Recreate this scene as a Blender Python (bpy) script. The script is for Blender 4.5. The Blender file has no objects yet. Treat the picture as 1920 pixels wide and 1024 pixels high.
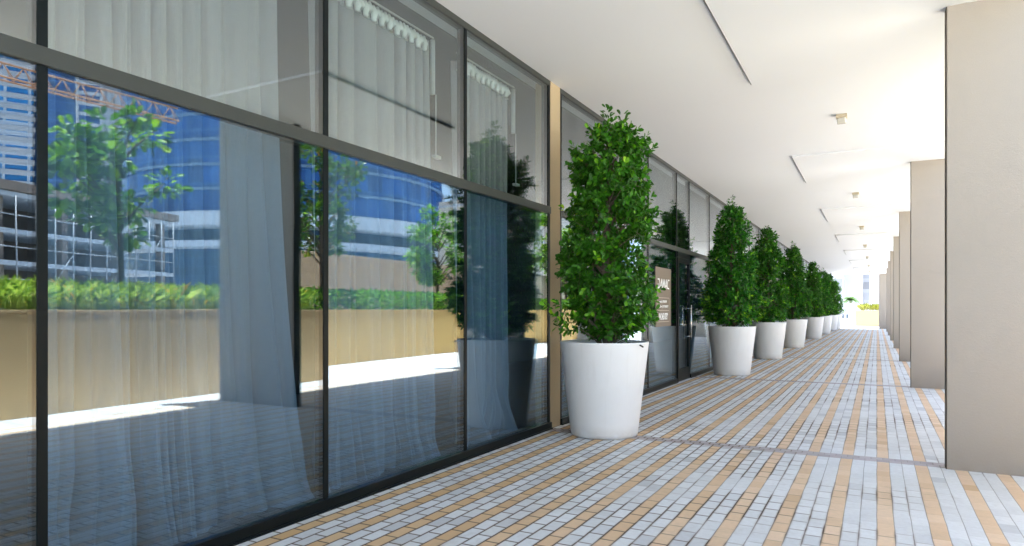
import bpy, bmesh, math, random
import numpy as np
from mathutils import Vector, Matrix, noise as mnoise
R = math.radians
scene = bpy.context.scene
C = scene.collection

# ------------------------------------------------------------------ camera
cam_d = bpy.data.cameras.new("camera")
cam = bpy.data.objects.new("camera", cam_d); C.objects.link(cam)
cam.location = (0, 0, 1.5)
cam.rotation_euler = (R(90), 0, math.atan(684/1270))
cam_d.sensor_width = 36.0
cam_d.lens = 1270/1920*36.0
cam_d.shift_y = (581-512)/1920
cam_d.clip_start = 0.05
cam_d.clip_end = 3000
scene.camera = cam

# ------------------------------------------------------------------ sky, sun, exposure
SUN = Vector((-0.045, 0.06, 0.99)).normalized()
world = bpy.data.worlds.new("World"); scene.world = world
world.use_nodes = True
nt = world.node_tree
sky = nt.nodes.new('ShaderNodeTexSky'); sky.sky_type = 'NISHITA'; sky.sun_disc = False
sky.sun_elevation = math.asin(SUN.z); sky.sun_rotation = math.atan2(SUN.x, SUN.y)
sky.air_density = 1.0; sky.dust_density = 1.5; sky.ozone_density = 1.0
bg = nt.nodes['Background']; nt.links.new(sky.outputs[0], bg.inputs[0]); bg.inputs[1].default_value = 0.12
sun_d = bpy.data.lights.new("sun", 'SUN'); sun_d.energy = 4.5; sun_d.angle = R(0.53); sun_d.color = (1, 0.975, 0.94)
sun = bpy.data.objects.new("sun", sun_d); C.objects.link(sun); sun.location = (0, 0, 40)
sun.rotation_euler = SUN.to_track_quat('Z', 'Y').to_euler()
scene.view_settings.view_transform = 'Standard'
scene.view_settings.look = 'None'
scene.view_settings.exposure = 2.74
scene.view_settings.gamma = 1
scene.view_settings.use_curve_mapping = False
scene.render.engine = 'CYCLES'
cy = scene.cycles
cy.use_denoising = True
cy.max_bounces = 12; cy.diffuse_bounces = 7; cy.glossy_bounces = 5; cy.transmission_bounces = 6; cy.transparent_max_bounces = 24
cy.sample_clamp_indirect = 8.0
cy.caustics_reflective = False; cy.caustics_refractive = False

# ------------------------------------------------------------------ object helpers
def props(o, label=None, cat=None, group=None, kind=None):
    if label: o['label'] = label
    if cat: o['category'] = cat
    if group: o['group'] = group
    if kind: o['kind'] = kind
    return o
def empty(name, loc=(0, 0, 0), label=None, cat=None, group=None, rz=0):
    o = bpy.data.objects.new(name, None); C.objects.link(o); o.location = loc; o.rotation_euler = (0, 0, rz)
    o.empty_display_size = 0.1
    return props(o, label, cat, group)
def link(name, me, parent=None, loc=(0, 0, 0), rz=0):
    o = bpy.data.objects.new(name, me); C.objects.link(o)
    o.location = loc; o.rotation_euler = (0, 0, rz)
    if parent: o.parent = parent
    return o
def copy_tree(o, parent=None):
    c = o.copy(); C.objects.link(c)
    if parent: c.parent = parent
    for ch in o.children: copy_tree(ch, c)
    return c

class MB:
    """collects shapes into one mesh"""
    def __init__(self): self.v = []; self.f = []; self.s = []
    def add(self, vs, fs, smooth=False):
        n = len(self.v); self.v += [tuple(p) for p in vs]
        self.f += [tuple(i+n for i in f) for f in fs]; self.s += [smooth]*len(fs)
    def box(self, x0, x1, y0, y1, z0, z1):
        vs = [(x, y, z) for z in (z0, z1) for y in (y0, y1) for x in (x0, x1)]
        self.add(vs, [(0, 2, 3, 1), (4, 5, 7, 6), (0, 1, 5, 4), (2, 6, 7, 3), (0, 4, 6, 2), (1, 3, 7, 5)])
    def prism(self, pts, z0, z1):
        n = len(pts)
        vs = [(x, y, z0) for x, y in pts] + [(x, y, z1) for x, y in pts]
        self.add(vs, [tuple(range(n))[::-1], tuple(range(n, 2*n))] + [(i, (i+1) % n, n+(i+1) % n, n+i) for i in range(n)])
    def tube(self, pts, rad, seg=8, smooth=True, cap=True):
        pts = [Vector(p) for p in pts]
        rads = rad if isinstance(rad, (list, tuple)) else [rad]*len(pts)
        vs = []
        up = Vector((0.13, 0.21, 1)).normalized()
        for i, p in enumerate(pts):
            t = (pts[min(i+1, len(pts)-1)]-pts[max(i-1, 0)]).normalized()
            a = t.cross(up)
            if a.length < 0.05: a = t.cross(Vector((1, 0, 0)))
            a.normalize(); b = t.cross(a)
            for k in range(seg):
                q = 2*math.pi*k/seg
                vs.append(p + (a*math.cos(q)+b*math.sin(q))*rads[i])
        fs = []
        for i in range(len(pts)-1):
            for k in range(seg):
                k2 = (k+1) % seg
                fs.append((i*seg+k, i*seg+k2, (i+1)*seg+k2, (i+1)*seg+k))
        if cap: fs += [tuple(range(seg))[::-1], tuple(range((len(pts)-1)*seg, len(pts)*seg))]
        self.add(vs, fs, smooth)
    def lathe(self, prof, seg=48, smooth=True, cx=0, cy=0):
        vs = []; fs = []
        for r, z in prof:
            for k in range(seg):
                q = 2*math.pi*k/seg; vs.append((cx+r*math.cos(q), cy+r*math.sin(q), z))
        for i in range(len(prof)-1):
            for k in range(seg):
                k2 = (k+1) % seg
                fs.append((i*seg+k, i*seg+k2, (i+1)*seg+k2, (i+1)*seg+k))
        self.add(vs, fs, smooth)
    def mesh(self, name, mat):
        me = bpy.data.meshes.new(name); me.from_pydata(self.v, [], self.f)
        me.polygons.foreach_set('use_smooth', self.s)
        me.materials.append(mat); me.update(); return me
    def build(self, name, mat, parent=None, bevel=0, **k):
        me = self.mesh(name, mat)
        bm = bmesh.new(); bm.from_mesh(me); bmesh.ops.recalc_face_normals(bm, faces=bm.faces); bm.to_mesh(me); bm.free()
        o = link(name, me, parent, **k)
        if bevel:
            m = o.modifiers.new('bevel', 'BEVEL'); m.width = bevel; m.segments = 2; m.limit_method = 'ANGLE'
        return o

# ------------------------------------------------------------------ node helpers
class N:
    def __init__(self, name):
        self.m = bpy.data.materials.new(name); self.m.use_nodes = True
        self.t = self.m.node_tree; self.b = self.t.nodes['Principled BSDF']; self.out = self.t.nodes['Material Output']
    def n(self, typ, **kw):
        nd = self.t.nodes.new(typ)
        for k, v in kw.items(): setattr(nd, k, v)
        return nd
    def set(self, sock, v):
        if isinstance(v, bpy.types.NodeSocket): self.t.links.new(v, sock)
        elif v is not None:
            if hasattr(sock.default_value, '__len__') and not hasattr(v, '__len__'): v = (v, v, v)
            if hasattr(v, '__len__') and len(sock.default_value) == 4 and len(v) == 3: v = (*v, 1)
            sock.default_value = v
    def math(self, op, a, b=None, c=None):
        nd = self.n('ShaderNodeMath', operation=op)
        self.set(nd.inputs[0], a); self.set(nd.inputs[1], b)
        if c is not None: self.set(nd.inputs[2], c)
        return nd.outputs[0]
    def mix(self, f, a, b, blend='MIX'):
        nd = self.n('ShaderNodeMix', data_type='RGBA', blend_type=blend)
        self.set(nd.inputs['Factor'], f); self.set(nd.inputs[6], a); self.set(nd.inputs[7], b)
        return nd.outputs[2]
    def coord(self, which='Object'):
        return self.n('ShaderNodeTexCoord').outputs[which]
    def sep(self, v):
        nd = self.n('ShaderNodeSeparateXYZ'); self.set(nd.inputs[0], v); return nd.outputs
    def comb(self, x, y, z=0.0):
        nd = self.n('ShaderNodeCombineXYZ'); self.set(nd.inputs[0], x); self.set(nd.inputs[1], y); self.set(nd.inputs[2], z); return nd.outputs[0]
    def noise(self, vec, scale, detail=3, rough=0.55, dist=0):
        nd = self.n('ShaderNodeTexNoise'); self.set(nd.inputs['Vector'], vec); nd.inputs['Scale'].default_value = scale
        nd.inputs['Detail'].default_value = detail; nd.inputs['Roughness'].default_value = rough; nd.inputs['Distortion'].default_value = dist
        return nd.outputs['Fac']
    def white(self, vec):
        nd = self.n('ShaderNodeTexWhiteNoise', noise_dimensions='3D'); self.set(nd.inputs['Vector'], vec); return nd.outputs['Value']
    def rng(self, v, a, b, c=0.0, d=1.0, smooth=False):
        nd = self.n('ShaderNodeMapRange', clamp=True)
        if smooth: nd.interpolation_type = 'SMOOTHSTEP'
        self.set(nd.inputs[0], v)
        for i, x in enumerate((a, b, c, d)): self.set(nd.inputs[i+1], x)
        return nd.outputs[0]
    def bump(self, h, strength=0.3, dist=0.01):
        nd = self.n('ShaderNodeBump'); self.set(nd.inputs['Height'], h); nd.inputs['Strength'].default_value = strength
        nd.inputs['Distance'].default_value = dist; self.t.links.new(nd.outputs[0], self.b.inputs['Normal']); return nd.outputs[0]
    def base(self, col, rough=0.6, metal=0.0, spec=None):
        self.set(self.b.inputs['Base Color'], col); self.set(self.b.inputs['Roughness'], rough); self.set(self.b.inputs['Metallic'], metal)
        if spec is not None: self.b.inputs['Specular IOR Level'].default_value = spec
        return self.m

def simple(name, col, rough=0.6, metal=0.0, var=0.08, scale=6, bump=0.0, bscale=80, spec=None):
    k = N(name); co = k.coord()
    f = k.noise(co, scale, 4)
    c = k.mix(f, tuple(x*(1-var) for x in col), tuple(min(1, x*(1+var)) for x in col))
    if bump: k.bump(k.noise(co, bscale, 3), bump, 0.01)
    return k.base(c, rough, metal, spec)

M = {}
M['frame'] = simple('dark_frame_metal', (0.0022, 0.0048, 0.0055), 0.4, 0.0, 0.15, 3, spec=0.18)
M['transom'] = simple('grey_transom_metal', (0.042, 0.047, 0.042), 0.4, 0.0, 0.12, 4, spec=0.3)
def pot_mat():
    k = N('white_pot'); co = k.coord(); s_ = k.sep(co)
    c = k.mix(k.noise(co, 3, 3), (0.75, 0.745, 0.73), (0.80, 0.80, 0.785))
    run = k.noise(k.comb(k.math('MULTIPLY', s_[0], 14), k.math('MULTIPLY', s_[1], 14), k.math('MULTIPLY', s_[2], 0.8)), 1, 4)
    c = k.mix(k.math('MULTIPLY', k.rng(run, 0.55, 0.8), k.rng(s_[2], 0.3, 1.1, 0.1, 0.25)), c, (0.5, 0.47, 0.42))
    foot = k.math('MULTIPLY', k.rng(s_[2], 0.0, 0.16, 1, 0), k.rng(k.noise(co, 6, 5), 0.3, 0.7))
    c = k.mix(k.math('MULTIPLY', foot, 0.5), c, (0.32, 0.26, 0.2))
    k.bump(k.noise(co, 60, 3), 0.08, 0.01)
    return k.base(c, 0.5)
M['pot'] = None
M['soil'] = simple('soil', (0.03, 0.022, 0.015), 0.95, 0, 0.5, 30, 0.6, 60)
M['bark'] = simple('bark', (0.14, 0.11, 0.08), 0.9, 0, 0.4, 20, 0.5, 40)
M['steel'] = simple('brushed_steel', (0.62, 0.62, 0.6), 0.25, 1.0, 0.05, 20)
M['curtain_tape'] = simple('curtain_tape', (0.82, 0.85, 0.8), 0.7)
M['white_plastic'] = simple('white_plastic', (0.5, 0.52, 0.5), 0.4)
M['sensor'] = simple('beige_plastic', (0.55, 0.47, 0.32), 0.5)
M['edge'] = simple('brown_edge', (0.06, 0.045, 0.03), 0.7)
M['dark'] = simple('shade_strip_and_fitting', (0.03, 0.03, 0.028), 0.8)
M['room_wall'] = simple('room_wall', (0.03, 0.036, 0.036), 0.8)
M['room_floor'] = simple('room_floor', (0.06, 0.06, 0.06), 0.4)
M['sign'] = simple('brown_sign', (0.19, 0.145, 0.105), 0.5, 0, 0.06, 2)
M['letters'] = simple('white_letters', (0.9, 0.9, 0.88), 0.5)
M['sign_line'] = simple('sign_line', (0.5, 0.42, 0.33), 0.5)
M['white_build'] = simple('white_render', (0.42, 0.43, 0.44), 0.8, 0, 0.05, 0.2)
M['pale_band'] = simple('pale_cladding', (0.45, 0.5, 0.55), 0.5, 0, 0.08, 0.4)
M['blue_band'] = simple('blue_grey_band', (0.13, 0.22, 0.33), 0.4)
M['beige_build'] = simple('beige_render', (0.5, 0.45, 0.38), 0.85, 0, 0.06, 0.5)
M['concrete'] = simple('raw_concrete', (0.2, 0.16, 0.13), 0.9, 0, 0.25, 0.6, 0.3, 5)
M['crane'] = simple('crane_paint', (0.42, 0.2, 0.09), 0.6, 0, 0.2, 0.5)
M['scaffold'] = simple('scaffold', (0.32, 0.34, 0.36), 0.5, 0.5)
M['window_dark'] = simple('dark_window', (0.03, 0.05, 0.07), 0.1)

M['pot'] = pot_mat()
def plaster(name, col, bump=0.25):
    k = N(name); co = k.coord()
    big = k.noise(co, 0.6, 4); fine = k.noise(co, 140, 3, 0.7)
    z = k.sep(co)[2]
    c = k.mix(big, tuple(x*0.93 for x in col), tuple(min(1, x*1.06) for x in col))
    c = k.mix(k.rng(fine, 0.35, 0.7), tuple(x*0.86 for x in col), c)
    splash = k.math('MULTIPLY', k.rng(z, 0.0, 0.35, 1, 0), k.rng(k.noise(co, 3.5, 5), 0.35, 0.75))
    c = k.mix(k.math('MULTIPLY', splash, 0.35), c, (0.24, 0.2, 0.16))
    k.bump(k.math('ADD', k.math('MULTIPLY', fine, 0.7), k.noise(co, 45, 3)), bump, 0.006)
    return k.base(c, 0.88)
M['pillar'] = plaster('beige_plaster', (0.375, 0.335, 0.285))
M['pilaster'] = plaster('pilaster_plaster', (0.50, 0.39, 0.235))
M['planter_near'] = plaster('planter_plaster', (0.82, 0.59, 0.32), 0.15)
M['planter_far'] = plaster('planter_ochre', (0.85, 0.56, 0.20), 0.15)
M['cream'] = plaster('cream_plaster', (0.36, 0.28, 0.165), 0.1)
M['ramp_wall'] = plaster('ramp_wall', (0.5, 0.41, 0.32), 0.1)

def ceiling_mat():
    k = N('ceiling_paint'); co = k.coord()
    f = k.noise(co, 0.35, 3)
    c = k.mix(f, (0.68, 0.70, 0.715), (0.715, 0.735, 0.75))
    k.bump(k.noise(co, 18, 4), 0.06, 0.01)
    return k.base(c, 0.85)
M['ceiling'] = ceiling_mat()

def glass_mat(name, tint, f0=0.125, refl=(0.95, 0.98, 1, 1)):
    k = N(name)
    geo = k.n('ShaderNodeNewGeometry'); co = k.coord()
    dot = k.n('ShaderNodeVectorMath', operation='DOT_PRODUCT')
    k.t.links.new(geo.outputs['Normal'], dot.inputs[0]); k.t.links.new(geo.outputs['Incoming'], dot.inputs[1])
    cosv = k.math('ABSOLUTE', dot.outputs['Value'])
    p = k.math('POWER', k.math('SUBTRACT', 1.0, cosv), 5)
    fr = k.math('MULTIPLY_ADD', p, 1-f0, f0)
    bp = k.n('ShaderNodeBump'); k.set(bp.inputs['Height'], k.noise(co, 1.1, 1)); bp.inputs['Strength'].default_value = 0.025; bp.inputs['Distance'].default_value = 0.03
    gl = k.n('ShaderNodeBsdfGlossy'); gl.inputs['Roughness'].default_value = 0.0; gl.inputs['Color'].default_value = refl
    k.t.links.new(bp.outputs[0], gl.inputs['Normal'])
    tr = k.n('ShaderNodeBsdfTransparent'); tr.inputs['Color'].default_value = (*tint, 1)
    mx = k.n('ShaderNodeMixShader'); k.t.links.new(fr, mx.inputs[0]); k.t.links.new(tr.outputs[0], mx.inputs[1]); k.t.links.new(gl.outputs[0], mx.inputs[2])
    k.t.links.new(mx.outputs[0], k.out.inputs[0]); k.t.nodes.remove(k.b)
    return k.m
M['glass'] = glass_mat('tinted_lower_glass', (0.69, 0.82, 0.91), 0.115, (0.88, 0.95, 0.98, 1))
M['glass_up'] = glass_mat('clear_upper_glass', (0.85, 0.905, 0.91), 0.145)
M['lens'] = simple('lens', (0.6, 0.58, 0.5), 0.15)

def curtain_mat():
    k = N('curtain_fabric'); co = k.coord(); s = k.sep(co)
    w = k.noise(k.comb(k.math('MULTIPLY', s[0], 8), k.math('MULTIPLY', s[1], 8), k.math('MULTIPLY', s[2], 160)), 1, 2)
    w2 = k.noise(k.comb(k.math('MULTIPLY', s[0], 220), k.math('MULTIPLY', s[1], 220), k.math('MULTIPLY', s[2], 5)), 1, 2)
    c = k.mix(k.math('MULTIPLY', k.math('ADD', w, w2), 0.5), (0.34, 0.345, 0.35), (0.47, 0.475, 0.475))
    k.base(c, 0.9, 0, 0.1)
    tl = k.n('ShaderNodeBsdfTranslucent'); tl.inputs[0].default_value = (0.4, 0.4, 0.38, 1)
    mx = k.n('ShaderNodeMixShader'); mx.inputs[0].default_value = 0.15
    k.t.links.new(k.b.outputs[0], mx.inputs[1]); k.t.links.new(tl.outputs[0], mx.inputs[2])
    geo = k.n('ShaderNodeNewGeometry'); dot = k.n('ShaderNodeVectorMath', operation='DOT_PRODUCT')
    k.t.links.new(geo.outputs['Normal'], dot.inputs[0]); k.t.links.new(geo.outputs['Incoming'], dot.inputs[1])
    cosv = k.math('MAXIMUM', k.math('ABSOLUTE', dot.outputs['Value']), 0.08)
    # an open weave hides more the longer the path through it
    thru = k.math('POWER', 0.30, k.math('DIVIDE', 1.0, cosv))
    tp = k.n('ShaderNodeBsdfTransparent'); m2 = k.n('ShaderNodeMixShader')
    k.t.links.new(thru, m2.inputs[0]); k.t.links.new(mx.outputs[0], m2.inputs[1]); k.t.links.new(tp.outputs[0], m2.inputs[2])
    k.t.links.new(m2.outputs[0], k.out.inputs[0])
    return k.m
M['curtain'] = curtain_mat()

def leaf_mat(name, dark, mid, light, young=None, trans=0.3, rough=0.32, vary=0.0):
    k = N(name)
    geo = k.n('ShaderNodeNewGeometry'); r = geo.outputs['Random Per Island']
    c = k.mix(k.rng(r, 0.0, 0.6), dark, mid)
    c = k.mix(k.rng(r, 0.66, 0.97), c, light)
    oi = k.n('ShaderNodeObjectInfo').outputs['Random']
    c = k.mix(k.rng(oi, 0, 1, 0.0, vary), c, tuple(a*b for a, b in zip(mid, (2.4, 0.95, 1.2))))
    if young: c = k.mix(k.rng(r, 0.93, 0.97), c, young)
    k.base(c, rough, 0, 0.3)
    tl = k.n('ShaderNodeBsdfTranslucent'); k.t.links.new(k.mix(1.0, c, (1.6, 1.9, 0.8), 'MULTIPLY'), tl.inputs[0])
    mx = k.n('ShaderNodeMixShader'); mx.inputs[0].default_value = trans
    k.t.links.new(k.b.outputs[0], mx.inputs[1]); k.t.links.new(tl.outputs[0], mx.inputs[2]); k.t.links.new(mx.outputs[0], k.out.inputs[0])
    return k.m
M['leaf'] = leaf_mat('ficus_leaf', (0.007, 0.055, 0.004), (0.023, 0.145, 0.008), (0.06, 0.25, 0.011), (0.13, 0.32, 0.015), 0.16, 0.4, 0.4)
M['leaf_young'] = leaf_mat('ficus_leaf_young', (0.03, 0.15, 0.008), (0.09, 0.28, 0.010), (0.19, 0.42, 0.014), (0.30, 0.50, 0.02), 0.2, 0.4)
M['leaf_tree'] = leaf_mat('tree_leaf', (0.012, 0.06, 0.005), (0.10, 0.24, 0.012), (0.30, 0.48, 0.03))
M['leaf_rust'] = leaf_mat('tree_leaf_reddish', (0.012, 0.06, 0.005), (0.08, 0.2, 0.01), (0.24, 0.40, 0.02), (0.4, 0.16, 0.03))
M['leaf_grass'] = leaf_mat('strappy_leaf', (0.06, 0.15, 0.02), (0.36, 0.46, 0.10), (0.72, 0.76, 0.34), (0.70, 0.45, 0.10))
M['leaf_hedge'] = leaf_mat('hedge_leaf', (0.01, 0.06, 0.004), (0.13, 0.32, 0.015), (0.32, 0.54, 0.04))
M['leaf_yucca'] = leaf_mat('yucca_leaf', (0.08, 0.09, 0.02), (0.18, 0.18, 0.05), (0.28, 0.27, 0.09))
M['leaf_palm'] = leaf_mat('palm_leaf', (0.04, 0.08, 0.03), (0.08, 0.14, 0.06), (0.14, 0.2, 0.1))
M['petal'] = simple('white_petals', (0.8, 0.8, 0.74), 0.6)

def paver_mat():
    k = N('block_paving'); co = k.coord(); s = k.sep(co); x, y = s[0], s[1]
    # slight irregularity in the laying
    wob = k.math('MULTIPLY', k.math('SUBTRACT', k.noise(co, 2.2, 2), 0.5), 0.012)
    x = k.math('ADD', x, wob)
    BW, BL, P = 0.1067, 0.205, 7.58
    ph = k.math('MODULO', k.math('ADD', k.math('SUBTRACT', y, 7.60), P*4), P)       # 0..P from the course at each pillar
    course = k.math('LESS_THAN', ph, 0.22)
    rx = k.math('DIVIDE', x, BW); row = k.math('FLOOR', rx); fx = k.math('SUBTRACT', rx, row)
    rowm = k.math('MODULO', k.math('ADD', row, 300), 3)
    orange = k.math('LESS_THAN', rowm, 0.5)
    off = k.math('MULTIPLY', k.math('MODULO', k.math('ADD', row, 300), 2), 0.5)
    ry = k.math('ADD', k.math('DIVIDE', y, BL), k.math('ADD', off, k.math('MULTIPLY', k.white(k.comb(row, 3.0)), 0.22)))
    col = k.math('FLOOR', ry); fy = k.math('SUBTRACT', ry, col)
    ryc = k.math('DIVIDE', ph, 0.105); colc = k.math('FLOOR', ryc); fyc = k.math('SUBTRACT', ryc, colc)
    rxc = k.math('ADD', rx, k.math('MULTIPLY', k.math('MODULO', colc, 2), 0.5)); rowc = k.math('FLOOR', rxc); fxc = k.math('SUBTRACT', rxc, rowc)
    sel = lambda a, b: k.math('ADD', k.math('MULTIPLY', course, b), k.math('MULTIPLY', k.math('SUBTRACT', 1.0, course), a))
    FX = sel(fx, fxc); FY = sel(fy, fyc); ROW = sel(row, rowc); COL = sel(col, colc)
    LEN = sel(BL, 0.105)
    ex = k.math('MULTIPLY', k.math('SUBTRACT', 0.5, k.math('ABSOLUTE', k.math('SUBTRACT', FX, 0.5))), BW)
    ey = k.math('MULTIPLY', k.math('SUBTRACT', 0.5, k.math('ABSOLUTE', k.math('SUBTRACT', FY, 0.5))), LEN)
    e = k.math('MINIMUM', ex, ey)
    # also a joint where rows stop at the course
    ed = k.math('MINIMUM', k.math('ABSOLUTE', ph), k.math('ABSOLUTE', k.math('SUBTRACT', ph, 0.21)))
    e = k.math('MINIMUM', e, ed)
    # joints: sand-filled pale in swept patches, open and dark elsewhere
    patch = k.noise(co, 0.75, 4, 0.6, 0.4)
    xs = k.rng(x, -3.6, 1.2, 0.20, -0.16)
    openj = k.rng(k.math('ADD', patch, xs), 0.40, 0.56, 0.0, 1.0)
    cross = k.math('LESS_THAN', ey, ex)
    vis = k.math('MAXIMUM', openj, k.math('MULTIPLY', k.math('SUBTRACT', 1.0, cross), 0.75))
    jw = k.math('ADD', 0.0038, k.math('MULTIPLY', openj, 0.0034))
    j = k.math('SUBTRACT', 1.0, k.rng(e, k.math('MULTIPLY', jw, 0.5), jw))
    seed = k.comb(ROW, COL, k.math('MULTIPLY', course, 7.0))
    rnd = k.white(seed); rnd2 = k.white(k.comb(COL, ROW, 5.0))
    g = k.mix(rnd, (0.70, 0.71, 0.70), (0.80, 0.81, 0.80))
    g = k.mix(k.rng(rnd2, 0.86, 0.95), g, (0.60, 0.61, 0.61))
    sat = k.rng(k.math('ADD', x, k.math('MULTIPLY', k.noise(co, 0.9, 3), 2.0)), -3.0, 0.5)
    o = k.mix(rnd, k.mix(sat, (0.66, 0.40, 0.16), (0.76, 0.53, 0.33)), k.mix(sat, (0.74, 0.48, 0.22), (0.84, 0.62, 0.42)))
    o = k.mix(k.rng(rnd2, 0.85, 0.98, 0, 0.5), o, (0.55, 0.33, 0.15))
    c = k.mix(orange, g, o)
    cc = k.mix(rnd, (0.40, 0.35, 0.34), (0.52, 0.46, 0.45))
    c = k.mix(course, c, cc)
    # grime, stains
    st = k.rng(k.noise(co, 1.3, 6, 0.65, 0.8), 0.54, 0.72)
    c = k.mix(k.math('MULTIPLY', st, k.rng(x, -3.4, -0.6, 0.5, 0.18)), c, (0.22, 0.19, 0.15))
    st2 = k.rng(k.noise(co, 7, 5, 0.7), 0.58, 0.75)
    c = k.mix(k.math('MULTIPLY', st2, 0.14), c, (0.25, 0.22, 0.18))
    edge = k.math('SUBTRACT', 1.0, k.rng(e, 0.002, 0.016))
    c = k.mix(k.math('MULTIPLY', k.math('MULTIPLY', edge, openj), 0.6), c, (0.27, 0.18, 0.10))
    fine = k.noise(co, 220, 3, 0.7)
    c = k.mix(k.rng(fine, 0.3, 0.7, 0.14, 0.0), c, (0.2, 0.2, 0.2))
    mott = k.noise(k.comb(k.math('ADD', x, k.math('MULTIPLY', rnd, 9.0)), y), 22, 4, 0.7)
    c = k.mix(k.rng(mott, 0.35, 0.7, 0.0, 0.18), c, (0.34, 0.29, 0.23))
    jc = k.mix(openj, (0.30, 0.27, 0.24), (0.09, 0.06, 0.04))
    c = k.mix(k.math('MULTIPLY', j, vis), c, jc)
    h = k.math('SUBTRACT', k.rng(e, 0.0, 0.007), k.math('MULTIPLY', fine, 0.08))
    h = k.math('ADD', h, k.math('MULTIPLY', rnd2, 0.25))
    tilt = k.math('MULTIPLY', k.math('SUBTRACT', FX, 0.5), k.math('SUBTRACT', rnd, 0.5))
    h = k.math('ADD', h, k.math('MULTIPLY', tilt, 1.2))
    k.bump(h, 0.45, 0.004)
    return k.base(c, 0.72, 0, 0.3)
M['pavers'] = paver_mat()

def plaza_mat():
    k = N('plaza_slabs'); co = k.coord(); s = k.sep(co)
    f = k.noise(co, 0.3, 5); fx = k.math('ABSOLUTE', k.math('SUBTRACT', k.math('FRACT', k.math('DIVIDE', s[0], 1.2)), 0.5))
    fy = k.math('ABSOLUTE', k.math('SUBTRACT', k.math('FRACT', k.math('DIVIDE', s[1], 1.2)), 0.5))
    c = k.mix(f, (0.60, 0.605, 0.61), (0.68, 0.685, 0.69))
    c = k.mix(k.math('GREATER_THAN', k.math('MAXIMUM', fx, fy), 0.494), c, (0.3, 0.28, 0.26))
    return k.base(c, 0.8)
M['plaza'] = plaza_mat()

def tower_mat(name, glass, frame, wx, wz, lx=0.06, lz=0.22, axis=None, rough=0.15):
    k = N(name); co = k.coord(); s = k.sep(co)
    u = k.math('ADD', s[0], s[1]) if axis is None else s[axis]
    fx = k.math('FRACT', k.math('DIVIDE', u, wx)); fz = k.math('FRACT', k.math('DIVIDE', s[2], wz))
    cell = k.comb(k.math('FLOOR', k.math('DIVIDE', u, wx)), k.math('FLOOR', k.math('DIVIDE', s[2], wz)))
    g = k.mix(k.white(cell), tuple(x*0.7 for x in glass), tuple(x*1.3 for x in glass))
    m = k.math('MAXIMUM', k.math('LESS_THAN', fx, lx), k.math('LESS_THAN', fz, lz))
    c = k.mix(m, g, frame)
    return k.base(c, k.rng(m, 0, 1, rough, 0.6), 0, 0.5)
M['blue_glass'] = tower_mat('blue_curtain_wall', (0.008, 0.08, 0.27), (0.025, 0.12, 0.30), 1.6, 3.6, 0.06, 0.10)
M['blue_dark'] = tower_mat('navy_curtain_wall', (0.012, 0.06, 0.2), (0.03, 0.13, 0.33), 1.5, 3.6, 0.07, 0.12)
M['white_blue'] = tower_mat('banded_tower', (0.03, 0.2, 0.45), (0.5, 0.55, 0.6), 7.0, 3.4, 0.12, 0.45)
M['pale_tower'] = tower_mat('pale_tower_wall', (0.30, 0.32, 0.35), (0.4, 0.42, 0.44), 3.0, 3.5, 0.5, 0.45, rough=0.5)
M['grey_tower'] = tower_mat('grey_tower_wall', (0.25, 0.26, 0.28), (0.3, 0.31, 0.32), 4.0, 3.5, 0.2, 0.35, rough=0.6)
M['podium_glass'] = tower_mat('podium_glass', (0.012, 0.05, 0.11), (0.025, 0.08, 0.15), 2.0, 1.2, 0.05, 0.08)

# ------------------------------------------------------------------ geometry constants
W = -3.64           # outer glass plane
H = 4.39            # soffit
HP = 4.355           # dropped panels round the pillars
EDGE = 1.35         # outer edge of the soffit
P = 7.58            # bay
PY = [7.55+P*i for i in range(8)]
YEND = 61.0

# ------------------------------------------------------------------ ground
m = MB(); m.box(-700, 700, -300, 1000, -0.5, -0.02); props(m.build('plaza_pavement', M['plaza']), kind='structure')
m = MB(); m.box(W-0.10, 2.45, -6, YEND, -0.3, 0.0); props(m.build('paving', M['pavers']), kind='structure')

# ------------------------------------------------------------------ soffit and building over it
m = MB(); m.box(W-0.3, EDGE, -6, YEND, H, H+0.35)
props(m.build('ceiling', M['ceiling']), kind='structure')
for i, py in enumerate(PY):
    m = MB(); y0, y1 = py-1.46, py+1.46
    if i == 7: y1 = YEND
    m.box(-1.40, EDGE+0.004, y0, y1, HP, H-0.001)
    o = props(m.build('ceiling_drop_panel', M['ceiling']), kind='structure')
    m = MB(); m.box(-1.406, -1.399, y0+0.01, y1-0.01, HP-0.004, H-0.006); m.build('gap_shade_strip', M['dark'], o)  # solid dark strip on the panel edge: a reveal's shade put into colour

bld = empty('arcade_building', (-8, 20, 0), 'long beige building whose upper floors roof the paved arcade', 'building')
def bpart(name, mat, *boxes):
    m = MB()
    for b in boxes: m.box(b[0]+8, b[1]+8, b[2]-20, b[3]-20, b[4], b[5])
    return m.build(name, mat, bld)
bpart('upper_wall', M['pillar'], (-14, EDGE+0.01, -6.02, YEND+0.02, H+0.352, 12))
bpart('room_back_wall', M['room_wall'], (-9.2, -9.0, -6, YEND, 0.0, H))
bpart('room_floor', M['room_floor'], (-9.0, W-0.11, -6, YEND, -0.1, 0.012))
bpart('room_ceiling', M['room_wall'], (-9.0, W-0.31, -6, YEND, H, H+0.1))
bpart('end_wall', M['pillar'], (-9.2, W-0.1, YEND-0.25, YEND, 0, H))
bpart('end_wall', M['pillar'], (-9.2, W-0.1, -6.2, -6.0, 0, H))

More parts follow.
